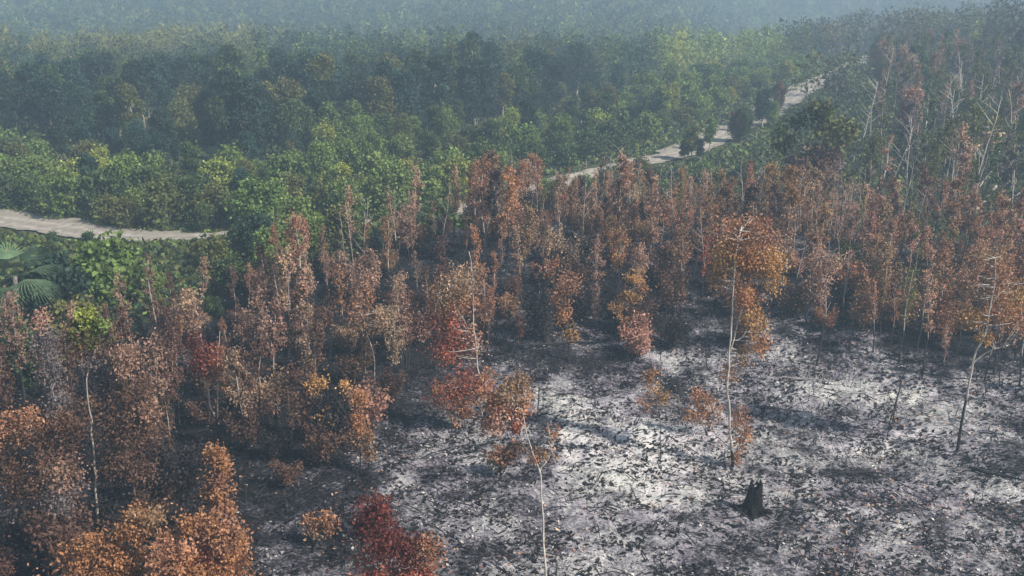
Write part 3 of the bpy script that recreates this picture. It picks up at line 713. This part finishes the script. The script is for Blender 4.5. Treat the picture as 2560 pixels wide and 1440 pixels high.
# ------------------------------------------------------------------ scattered burnt trees
GRID = {}
def free(x, y, d):
    kx, ky = int(x // 4), int(y // 4)
    for a in range(kx - 2, kx + 3):
        for b in range(ky - 2, ky + 3):
            for (u, v, e) in GRID.get((a, b), ()):
                if math.hypot(u - x, v - y) < max(d, e) * .5 + min(d, e) * .5: return False
    GRID.setdefault((kx, ky), []).append((x, y, d)); return True
def interp(px, tab): return float(np.interp(px, [a for a, _ in tab], [b for _, b in tab]))
LOWER = [(-300, 1060), (0, 1060), (300, 940), (450, 840), (620, 800), (900, 740), (1150, 715), (1300, 690), (1450, 690), (1600, 700), (1750, 720), (1900, 750), (2000, 770), (2150, 835), (2350, 900), (2560, 925), (2800, 940)]
UPPER = [(-400, 1060), (0, 985), (180, 950), (330, 900), (480, 830), (640, 765), (800, 700), (1000, 632), (1120, 585), (1200, 565), (1400, 545), (1900, 552), (2100, 570), (2300, 600), (2560, 620), (2900, 640)]
def pick(ws): return R.choices([a for a, _ in ws], [b for _, b in ws])[0]
def palette(px, py):
    if px < 500: return pick([('umber', 9), ('mauve', 2), ('rust', 1), ('grey', 1), ('char', 2)])
    if px < 1000: return pick([('mauve', 4), ('umber', 5), ('dusty', 1.5), ('rust', 3), ('tan', .6), ('olive', .5)]) if py < 760 else pick([('umber', 4), ('mauve', 4), ('char', 1.5), ('rust', 1.5), ('dusty', 2)])
    if px < 1500: return pick([('rust', 3), ('mauve', 4), ('umber', 4), ('char', 2 if py > 700 else .6), ('dusty', 2), ('orange', .6), ('tan', 1.5)])
    if px < 1980: return pick([('rust', 4), ('orange', 1.6), ('umber', 3), ('char', 2 if py > 700 else .6), ('pinkish', 3), ('tan', 1.5), ('gold', .6), ('red', .4)])
    return pick([('rust', 3.5), ('mauve', 3), ('pinkish', 4), ('umber', 1.5), ('tan', 2), ('olive', .7)])
nT_ = nS = nB = nSp = 0
r2 = random.Random(77)
def prep(L):
    X = np.array([p[0] for p in L]); Y = np.array([p[1] for p in L]); Z = height(X, Y); PX, PY = project(X, Y, Z); D = track_dist(X, Y)
    return {p: (float(z), float(a), float(b), float(d)) for p, z, a, b, d in zip(L, Z, PX, PY, D)}
cand = [(r2.uniform(-56, 66), r2.uniform(34, 108)) for _ in range(13000)]
PRE = prep(cand)
for (x, y) in cand:
    z, px, py, tdx = PRE[x, y]
    if not (-120 < px < 2700): continue
    up, lo = interp(px, UPPER), interp(px, LOWER)
    if tdx < 4.0: continue
    if up < py < lo:
        if r2.random() < .72:
            if nT_ < 212 and free(x, y, 1.25):
                pr = SL[r2.randrange(10)]; s = r2.choice([r2.uniform(.42, .7), r2.uniform(.6, .95), r2.uniform(.85, 1.12)])
                if px > 1950: s *= .9
                if py < up + 75 and px > 950: s *= .62 if 1420 < px < 1900 else .78
                c = palette(px, py)
                if py < up + 45 and r2.random() < .35: c = r2.choice(['olive', 'dusty', 'tan'])
                place_tree('scorched_tree', pr, x, y, c, r2.choice(['grey', 'mid', 'pale', 'brown', 'white', 'pale', 'white']), s, 'tree', 'scorched trees of the dense burnt band',
                           kindtxt='{c} scorched tree'); nT_ += 1
        elif nB < 200 and free(x, y, .9):
            pl = r2.random() < .5; o = new_obj('bare_sapling' if pl else 'charred_sapling', BR6[r2.randrange(6)] if pl else BR[r2.randrange(6)], None, None, BARK[r2.choice(['grey', 'pale', 'mid'])] if pl else BARK['dark'], (x, y, z)); o.rotation_euler = (r2.uniform(-.1, .1), r2.uniform(-.1, .1), r2.uniform(0, 6)); s = r2.uniform(.8, 1.2); o.scale = (s, s, s)
            o['category'] = 'dead tree'; o['group'] = 'bare saplings in the burnt band' if pl else 'charred saplings'; TREES.append((o, x, y, 'pale leafless sapling' if pl else 'charred leafless sapling')); nB += 1
for (x, y) in cand:
    z, px, py, tdx = PRE[x, y]
    if not (-120 < px < 2700) or nSp >= 190 or tdx < 4.0: continue
    up, lo = interp(px, UPPER), interp(px, LOWER)
    if up < py < lo + 60 and (py < lo or r2.random() < .2) and free(x, y, 1.1):
        place_tree('thin_scorched_tree', SP[r2.randrange(4)] if r2.random() < .6 else SL[r2.randrange(10)], x, y, palette(px, py), r2.choice(['grey', 'pale', 'white', 'mid']), r2.uniform(.45, .85), 'tree', 'thin scorched trees of the burnt band', kindtxt='{c} thin scorched tree'); nSp += 1
nM = 0
for (x, y) in cand[::2]:
    z, px, py, tdx = PRE[x, y]; lo = interp(px, LOWER)
    hi = interp(px, [(0, 1060), (300, 1060), (600, 1150), (1000, 980), (1250, 880), (1600, 850), (1900, 800)])
    if not (-100 < px < 1960) or not (lo <= py < hi) or nM >= 85: continue
    if r2.random() < .3 and free(x, y, 1.9):
        place_tree('scorched_tree', SL[r2.randrange(10)], x, y, palette(px, py - 60), r2.choice(['grey', 'pale', 'white', 'mid']), r2.uniform(.45, .85), 'tree', 'scorched trees on the black slope', kindtxt='{c} slope tree'); nM += 1
print('slope', nM)
print('band trees', nT_, nSp, nB)
GRID2 = GRID; GRID = {}
for (x, y) in cand[::-1]:
    z, px, py, tdx = PRE[x, y]
    if not (-120 < px < 2700) or tdx < 4: continue
    up, lo = interp(px, UPPER), interp(px, LOWER)
    if py < up or py > 1600: continue
    # shrubs: the understorey on the left, few on the open ash
    if py < lo: pr_ = .3
    elif px < 500: pr_ = .55
    elif px < 1000: pr_ = interp(py, [(700, .35), (880, .4), (1060, .35), (1150, .2), (1300, .08), (1440, .05)])
    elif px < 1900: pr_ = interp(py, [(700, .3), (780, .3), (880, .2), (930, .03), (1000, .0)])
    else: pr_ = interp(py, [(780, .3), (850, .05), (870, .0), (1440, .0)])
    if py > 1230 and px > 620: pr_ = 0
    if r2.random() < pr_ * .42 and nS < 280 and free(x, y, 1.5):
        c = palette(px, py)
        if py > lo and r2.random() < .6: c = r2.choice(['umber', 'char', 'umber', 'char'])
        place_tree('scorched_bush', SH[r2.randrange(6)], x, y, c, 'dark', r2.uniform(.6, 1.15), 'bush', 'scorched bushes under the burnt trees', ('stem', 'foliage'), kindtxt='{c} scorched bush'); nS += 1
    elif r2.random() < (.06 if py > lo and py < 1000 else .012) and nB < 230 and free(x, y, 1.2):
        o = new_obj('charred_sapling', BR[r2.randrange(6)], None, None, BARK['dark'], (x, y, z)); o.rotation_euler = (r2.uniform(-.15, .15), r2.uniform(-.15, .15), r2.uniform(0, 6)); s = r2.uniform(.35, .85); o.scale = (s, s, s)
        o['category'] = 'dead tree'; o['group'] = 'charred saplings'; TREES.append((o, x, y, 'charred leafless sapling')); nB += 1
print('bushes', nS, 'saplings', nB)
# larger scorched trees in the lower left
for q, (px, py, c, s) in enumerate([(30, 1180, 'umber', 1.0), (60, 1000, 'mauve', 1.0), (400, 1120, 'mauve', .95), (450, 1060, 'umber', .9), (620, 1130, 'umber', .75), (690, 1080, 'mauve', .95), (300, 1100, 'umber', 1.0),
                                     (640, 1000, 'mauve', .95), (760, 960, 'mauve', 1.0), (180, 1120, 'umber', .9), (730, 1120, 'umber', .5), (1020, 930, 'umber', .8), (720, 900, 'dusty', 1.1), (440, 1210, 'umber', .7), (1290, 915, 'umber', .45), (1220, 890, 'rust', .6)]):
    x, y = ground_at(px, py)
    place_tree('scorched_tree', SL[(q * 3) % 10], x, y, c, ['grey', 'pale', 'mid'][q % 3], s * .92, 'tree', 'scorched trees of the lower left', kindtxt='{c} scorched tree')

# ------------------------------------------------------------------ green forest beyond the track
GRID = {}
cand = [(r2.uniform(-150, 150), r2.uniform(55, 250)) for _ in range(16000)]
cand.sort(key=lambda p: math.hypot(*p))
far = []; nG = nU = nH = nL = 0
def gpal(px, py, d):
    if 1640 < px < 1930 and 170 < py < 330: return pick([('lime', 6), ('bright', 3), ('green', 1)])
    if 780 < px < 1480 and py > 370: return pick([('bright', 7), ('green', 2), ('olive', 1.5), ('lime', .8)])
    if px < 600 and py > 520: return pick([('green', 4), ('bright', 2), ('olive', 2.5), ('deep', 2)])
    if px > 1980: return pick([('olive', 6), ('green', 4), ('mauve', .6), ('dusty', .8), ('grey', 2)])
    return pick([('deep', 5), ('bluegreen', 4), ('green', 3), ('olive', 1.2), ('bright', .25)])
PRE = prep(cand)
for (x, y) in cand:
    z, px, py, tdx = PRE[x, y]; d = math.hypot(x, y)
    if not (-200 < px < 2760) or py > 1000: continue
    up = interp(px, UPPER)
    td_ = tdx
    if py > up - 4 or td_ < 3.2: continue
    beyond = y > track_y(x) if x < 75 else True
    # this side of the track: low bushes only, so the pale track shows
    if not beyond or (x > 10 and td_ < 7):
        near_left = px < 330
        if px < 130 and 690 < py < 905: continue
        if px < 540 and td_ < 8 and not near_left and r2.random() < .75: continue
        if 1430 < px < 1740 and r2.random() < .25: continue
        if 1985 < px < 2190 and td_ < 26 and py > interp(px, TR_PIX): continue
        if px > 1900 and not (td_ < (8 if px > 2150 else 18)):
            if r2.random() < .62:
                if nH < 150 and free(x, y, 2.6):
                    place_tree('sparse_tree', (SL + SP)[r2.randrange(14)], x, y, pick([('olive', 6), ('dusty', 1), ('mauve', 2.5), ('grey', 4), ('green', 2.5)]), r2.choice(['pale', 'white', 'grey']), r2.uniform(.8, 1.25), 'tree', 'sparse trees of the right hillside', kindtxt='{c} sparse tree'); nH += 1
            elif nG < 296 and free(x, y, 4.0):
                place_tree('broadleaf_tree', (BL + SPK)[r2.randrange(10)], x, y, gpal(px, py, d), r2.choice(['pale', 'mid', 'grey']), r2.uniform(.5, .8), 'tree', 'trees of the right hillside', kindtxt='{c} hillside tree'); nG += 1
            continue
        if nU < (150 if nL < 60 or not near_left else 0) and free(x, y, 2.6):
            nL += near_left
            c = pick([('green', 4), ('olive', 2), ('bright', 4), ('deep', 3)]) if near_left else pick([('green', 4), ('olive', 3), ('bright', 3), ('deep', 1), ('dusty', .6)])
            s = r2.uniform(.8, 1.45) * (.3 if td_ < 12 else .55 if td_ < 17 else 1) if near_left and td_ > 5 else r2.uniform(.4, .75) * (.55 if px < 540 else 1.2 if px < 1100 else 1)
            place_tree('green_bush', BU[r2.randrange(4)], x, y, c, 'brown', s, 'bush', 'green bushes along the track', ('stem', 'foliage'), kindtxt='{c} bush'); nU += 1
        continue
    if td_ < 24 and nU < 296 and (r2.random() < (.45 if td_ > 11 else .75) or td_ < 5.5):
        if free(x, y, 2.4):
            place_tree('green_bush', BU[r2.randrange(4)], x, y, pick([('bright', 5), ('green', 2.5), ('olive', 2), ('lime', 1)]), 'brown', r2.uniform(.6, 1.2), 'bush', 'green bushes along the track', ('stem', 'foliage'), kindtxt='{c} bush'); nU += 1
        continue
    if free(x, y, 3.9 if d < 170 else 4.6):
        if nG < 284:
            sc = r2.uniform(.55, 1.05) * (1.0 if td_ > 30 else .6)
            place_tree('broadleaf_tree', (BL + SPK)[r2.randrange(10)], x, y, gpal(px, py, d), r2.choice(['pale', 'mid', 'grey']), sc, 'tree', 'living trees beyond the track', kindtxt='{c} forest tree'); nG += 1
        else: far.append((x, y))
for q, px in enumerate([1708, 1728, 1752, 1772, 1836, 1852, 1868, 1905, 1925, 1945]):
    yt = interp(px, TR_PIX); x, y = ground_at(px, yt + 22 + 9 * (q % 3))
    place_tree('broadleaf_tree', (BL + SPK)[(q * 3) % 10], x, y, ['green', 'olive', 'deep', 'bright', 'umber'][q % 5], 'pale', [.42, .5, .36, .55][q % 4] * (.8 if px < 1800 else 1.05), 'tree', 'small trees standing before the right stretch of track', kindtxt='{c} verge tree')
for q in range(22):
    x, y = ground_at(r2.uniform(2130, 2560), r2.uniform(300, 560)); k = q % 6
    o = new_obj('pale_bare_tree', BR6[k], None, None, BARK['white'], (x, y, H(x, y))); sc = r2.uniform(1.2, 1.8); o.scale = (sc * 1.3, sc * 1.3, sc); o.rotation_euler = (r2.uniform(-.12, .12), r2.uniform(-.12, .12), r2.uniform(0, 6))
    o['category'] = 'dead tree'; o['group'] = 'pale bare trees on the right hillside'; TREES.append((o, x, y, 'pale bare hillside tree'))
print('green', nG, 'bushes', nU, 'far from near grid', len(far))
hero('broadleaf_tree', 'small light green tree standing out against the dark forest', 'tree', (612, 530),
     [[(612, 530), (612, 490), (610, 440)]], [(610, 455, 15, 20, 'bright', 260), (622, 485, 18, 18, 'lime', 200), (605, 500, 14, 14, 'bright', 120)], bark='pale', seed=60, r0=.1, leafsize=.26, charh=-1, mark='small light green tree')

# the rest of the forest as one mass
g = np.random.default_rng(3)
gxs = []
for (x0, x1, y0, y1, st) in [(-330, 330, 150, 420, 5.6), (-520, 560, 420, 760, 8.0), (-900, 1000, 760, 1500, 17.0)]:
    X, Y = np.meshgrid(np.arange(x0, x1, st), np.arange(y0, y1, st)); X = X + g.uniform(-.45, .45, X.shape) * st; Y = Y + g.uniform(-.45, .45, Y.shape) * st
    m = (np.abs(X) < Y * .56 + 14); gxs += [(a, b, st) for a, b in zip(X[m], Y[m])]
dmax = max(math.hypot(t[1], t[2]) for t in TREES if t[0].name.startswith('broadleaf'))
keep = []; PRE = prep([(a, b) for a, b, _ in gxs] + far)
tx = np.array([t[1] for t in TREES]); ty = np.array([t[2] for t in TREES])
for (a, b, st) in gxs:
    if math.hypot(a, b) < 145: continue
    if np.min(np.hypot(tx - a, ty - b)) < 4.2: continue
    if PRE[a, b][3] < 6: continue
    keep.append((a, b, st))
for (a, b) in far: 
    if math.hypot(a, b) < 145: keep.append((a, b, 5.0))
Vs = []; Ts = []; Tn = []; Ti = []; off = 0
tones = [np.array(C[c]) for c in ('deep', 'bluegreen', 'green', 'olive', 'deep', 'bluegreen', 'green', 'bright', 'olive')]
for (a, b, st) in keep:
    d = math.hypot(a, b); zg, px, py, _ = PRE[a, b]; n = 330 if d < 260 else (120 if d < 430 else (60 if d < 760 else 36))
    big = st / 5.6; hgt = g.uniform(6, 11) * (1 if st < 10 else 1.2); wd = g.uniform(2.2, 3.6) * big
    L = 6; lc = g.normal(size=(L, 3)); lc /= np.linalg.norm(lc, axis=1)[:, None]; lc = lc * np.array([wd * .55, wd * .55, hgt * .24]) + [a, b, zg + hgt * .62]
    idx = g.integers(0, L, n); dd = g.normal(size=(n, 3)); dd /= np.linalg.norm(dd, axis=1)[:, None]
    P = lc[idx] + dd * np.array([wd * .5, wd * .5, hgt * .2]) * (.7 + .45 * g.random(n))[:, None]
    sz = (.44 if d < 260 else .85 if d < 430 else 1.3 if d < 760 else 2.4)
    e1 = g.normal(size=(n, 3)) * sz * .6; e2 = g.normal(size=(n, 3)) * sz * .6
    V = np.stack([P, P + e1, P + e2], 1).reshape(-1, 3); Vs.append(V)
    patch = vnoise(a, b, 60, 71)
    t = tones[g.integers(0, len(tones))] * (.7 + .6 * g.random())
    if -135 < a < -60 and 230 < b < 360: t = np.array(C['olive']) * 1.3
    if 1640 < px < 1950 and 150 < py < 330: t = np.array(C[['lime', 'bright'][g.integers(0, 2)]])
    if px > 2050: t = t * .6 + np.array(C['grey']) * .35
    Tn.append(np.tile(t.clip(0, 1), (n * 3, 1))); Ti.append(np.repeat(g.random(n), 3))
V = np.concatenate(Vs); T_ = np.arange(len(V)).reshape(-1, 3)
fm = build_mesh('far_forest', V, None, T_, {'tint': np.concatenate(Ti)}, np.concatenate(Tn))
tag(new_obj('far_forest', fm, M_FAR), 'dense hazy forest fading into the distance', 'forest', kind='stuff')
print('far trees', len(keep), 'tris', len(T_))

# ------------------------------------------------------------------ ground litter: ash flakes, charcoal bits, fallen leaves, twigs
def litter(name, label, n, cols, size, dens, seed, elong=1.5, flat=.35, zoff=.05):
    g = np.random.default_rng(seed); X = g.uniform(-45, 55, n * 3); Y = 26 + (g.random(n * 3) ** 1.2) * 62
    px, py = project(X, Y, height(X, Y)); ok = (px > -150) & (px < 2720) & (Y < edge_y(X)) & (g.random(n * 3) < dens(X, Y))
    X = X[ok][:n]; Y = Y[ok][:n]; m = len(X)
    ledge = vnoise(X * .22, Y, 1.5, 41)
    Z = height(X, Y) + (.20 * (vnoise(X, Y, 1.2, 42) - .5) + .17 * (vnoise(X, Y, .42, 43) - .5) + .20 * (ledge - .5)) + zoff
    s = size * (.5 + 1.1 * g.random(m) ** 2)
    a = g.normal(size=(m, 3)); a[:, 2] *= flat; a /= np.linalg.norm(a, axis=1)[:, None]
    b = np.cross(a, np.array([0, 0, 1.0]) + g.normal(size=(m, 3)) * flat); b /= np.linalg.norm(b, axis=1)[:, None]
    P = np.stack([X, Y, Z], 1); Lh = (s * elong * .5)[:, None]; Wd = (s * .5)[:, None]
    V = np.stack([P - a * Lh, P + b * Wd, P + a * Lh, P - b * Wd], 1).reshape(-1, 3)
    tone = np.array(cols)[g.integers(0, len(cols), m)]
    me = build_mesh(name, V, np.arange(m * 4).reshape(-1, 4), None, {'tint': np.repeat(g.random(m), 4)}, np.repeat(tone, 4, axis=0))
    tag(new_obj(name, me, M_LEAFT), label, 'ground cover', kind='stuff'); print(name, m)
litter('ash_flakes', 'pale ash flakes and bleached leaves covering the burnt ground', 130000, [(.5, .49, .48), (.4, .38, .39), (.6, .58, .54), (.3, .29, .3)], .09,
       lambda x, y: np.clip((ash_at(x, y) - .25) * 1.5, 0.03, 1) * np.clip(vnoise(x, y, .8, 61) * 1.6 - .3, .05, 1), 81)
litter('charcoal_bits', 'black charcoal bits scattered over the burnt ground', 75000, [(.012, .012, .014), (.03, .028, .03)], .12, lambda x, y: np.clip(vnoise(x, y, 1.1, 62) * 1.4 - .2, .05, 1), 82, 2.2)
litter('fallen_leaves', 'scattered brown and pinkish fallen leaves on ash', 14000, [C['rust'], C['mauve'], C['pinkish'], C['dusty']], .09, lambda x, y: np.clip(vnoise(x, y, 4, 63) * 2 - .8, .02, 1), 83)
g = np.random.default_rng(91); m = 900000; Y = 58 + g.random(m) ** .8 * 180; X = (g.random(m) - .5) * Y * 1.15
tdv = track_dist(X[:240000], Y[:240000]); X, Y = X[:240000], Y[:240000]
ok = (Y > edge_y(X) - 1.5) & (tdv > 1.6 + 1.2 * vnoise(X, Y, 2.5, 93)) & (g.random(len(X)) < np.where(tdv < 2.6, .35, np.where(tdv < 16, 1.0, .35))); X, Y, tdv = X[ok], Y[ok], tdv[ok]
hh = np.clip((tdv - 1.5) / np.where(Y > 110, 12, 4), .06, 1) * (.3 + 1.1 * vnoise(X, Y, 2.2, 94)) * g.random(len(X))
V, Qd, ti, tn = leaf_quads(np.stack([X, Y, height(X, Y) + hh], 1), .17 + .0016 * Y, g, 1.6, 0, (np.array([C[c] for c in ('green', 'bright', 'olive', 'deep', 'olive', 'green')])[g.integers(0, 6, len(X))]))
tag(new_obj('undergrowth', build_mesh('undergrowth', V, Qd, attrs={'tint': ti}, colors=tn), M_LEAFT), 'low green undergrowth along the track and under the forest', 'undergrowth', kind='stuff'); print('undergrowth', len(X))
# thin black stems left standing
T = Tubes(); g = np.random.default_rng(9); cnt = 0
while cnt < 1500:
    x = g.uniform(-40, 45); y = g.uniform(30, 78); px, py = project(x, y, H(x, y))
    if not (-100 < px < 2660): continue
    if py > 1050 and g.random() < .8: continue
    L = g.uniform(.25, 1.1); z = H(x, y); d = g.normal(size=3) * .25
    T.add([(x, y, z - .1), (x + d[0] * L * .5, y + d[1] * L * .5, z + L * .5), (x + d[0] * L, y + d[1] * L, z + L)], [.022, .016, .006], 3, 1, False); cnt += 1
while cnt < 3600:
    x = g.uniform(-40, 45); y = g.uniform(30, 80); px, py = project(x, y, H(x, y))
    if not (-100 < px < 2660): continue
    L = g.uniform(.3, 1.6); z = H(x, y) + .12; a = g.uniform(0, 6.28); d = np.array([math.cos(a), math.sin(a), 0]) * L; q = g.normal(size=3) * .08
    T.add([(x, y, z), (x + d[0] * .5 + q[0], y + d[1] * .5 + q[1], z + .06 + abs(q[2])), (x + d[0], y + d[1], z + q[2])], [.035, .028, .01], 3, 1, False); cnt += 1
tag(new_obj('charred_twigs', T.mesh('charred_twigs'), M_BARK, None, BARK['dark']), 'thin charred stems and sticks standing and lying all over the ash', 'twigs', kind='stuff')

# ------------------------------------------------------------------ labels: which one, told by its nearest landmark
LANDMARKS += [('left bend of the track', *ground_at(270, 600)), ('middle stretch of the track', *ground_at(1600, 405)), ('right end of the track', *ground_at(2090, 178)),
              ('left end of the track', *ground_at(20, 553)), ('yellow-green grove', *ground_at(1830, 300)), 
              ('bright green band of trees', *ground_at(1150, 500))]
ORD = ['nearest', 'second', 'third', 'fourth', 'fifth', 'sixth', 'seventh', 'eighth', 'ninth', 'tenth', 'eleventh', 'twelfth', 'thirteenth', 'fourteenth', 'fifteenth', 'sixteenth', 'seventeenth', 'eighteenth', 'nineteenth', 'twentieth'] + ['twenty-' + a for a in ('first', 'second', 'third', 'fourth', 'fifth', 'sixth', 'seventh', 'eighth', 'ninth')] + ['thirtieth'] + ['thirty-' + a for a in ('first', 'second', 'third', 'fourth', 'fifth', 'sixth', 'seventh', 'eighth', 'ninth')] + ['fortieth'] + ['forty-' + a for a in ('first', 'second', 'third', 'fourth', 'fifth', 'sixth', 'seventh', 'eighth', 'ninth')]
buckets = {}
for (o, x, y, txt) in TREES:
    best = min(LANDMARKS, key=lambda l: math.hypot(l[1] - x, (l[2] - y) * .8)); dx, dy = x - best[1], y - best[2]
    if abs(dx) > abs(dy): rel = 'right of' if dx > 0 else 'left of'
    else: rel = 'behind' if dy > 0 else 'in front of'
    buckets.setdefault((txt, rel, best[0]), []).append((math.hypot(dx, dy), o))
for (txt, rel, lm), lst in buckets.items():
    lst.sort(key=lambda a: a[0])
    for q, (_, o) in enumerate(lst):
        o['label'] = f'{txt} {rel} the {lm}' if len(lst) == 1 else f'{ORD[min(q, 48)]} {txt} {rel} the {lm}' if q else f'{txt} nearest {rel} the {lm}'.replace('nearest right of', 'just right of').replace('nearest left of', 'just left of').replace('nearest behind', 'just behind').replace('nearest in front of', 'just in front of')

# ------------------------------------------------------------------ haze
bm_v = [(sx * 1600, -300 if sy < 0 else 2000, z) for z in (-55, 110) for sx, sy in ((-1, -1), (1, -1), (1, 1), (-1, 1))]
hm = bpy.data.meshes.new('haze'); hm.from_pydata(bm_v, [], [(3, 2, 1, 0), (4, 5, 6, 7), (0, 1, 5, 4), (1, 2, 6, 5), (2, 3, 7, 6), (3, 0, 4, 7)])
hz, t = mat('haze')
v = N(t, 'ShaderNodeVolumePrincipled'); v.inputs['Color'].default_value = (.60, .81, 1.0, 1); v.inputs['Density'].default_value = .0014
v.inputs['Anisotropy'].default_value = .1
o = N(t, 'ShaderNodeOutputMaterial'); t.links.new(v.outputs[0], o.inputs['Volume'])
tag(new_obj('haze', hm, hz), 'thin blue haze over the whole forest', 'haze', kind='stuff')
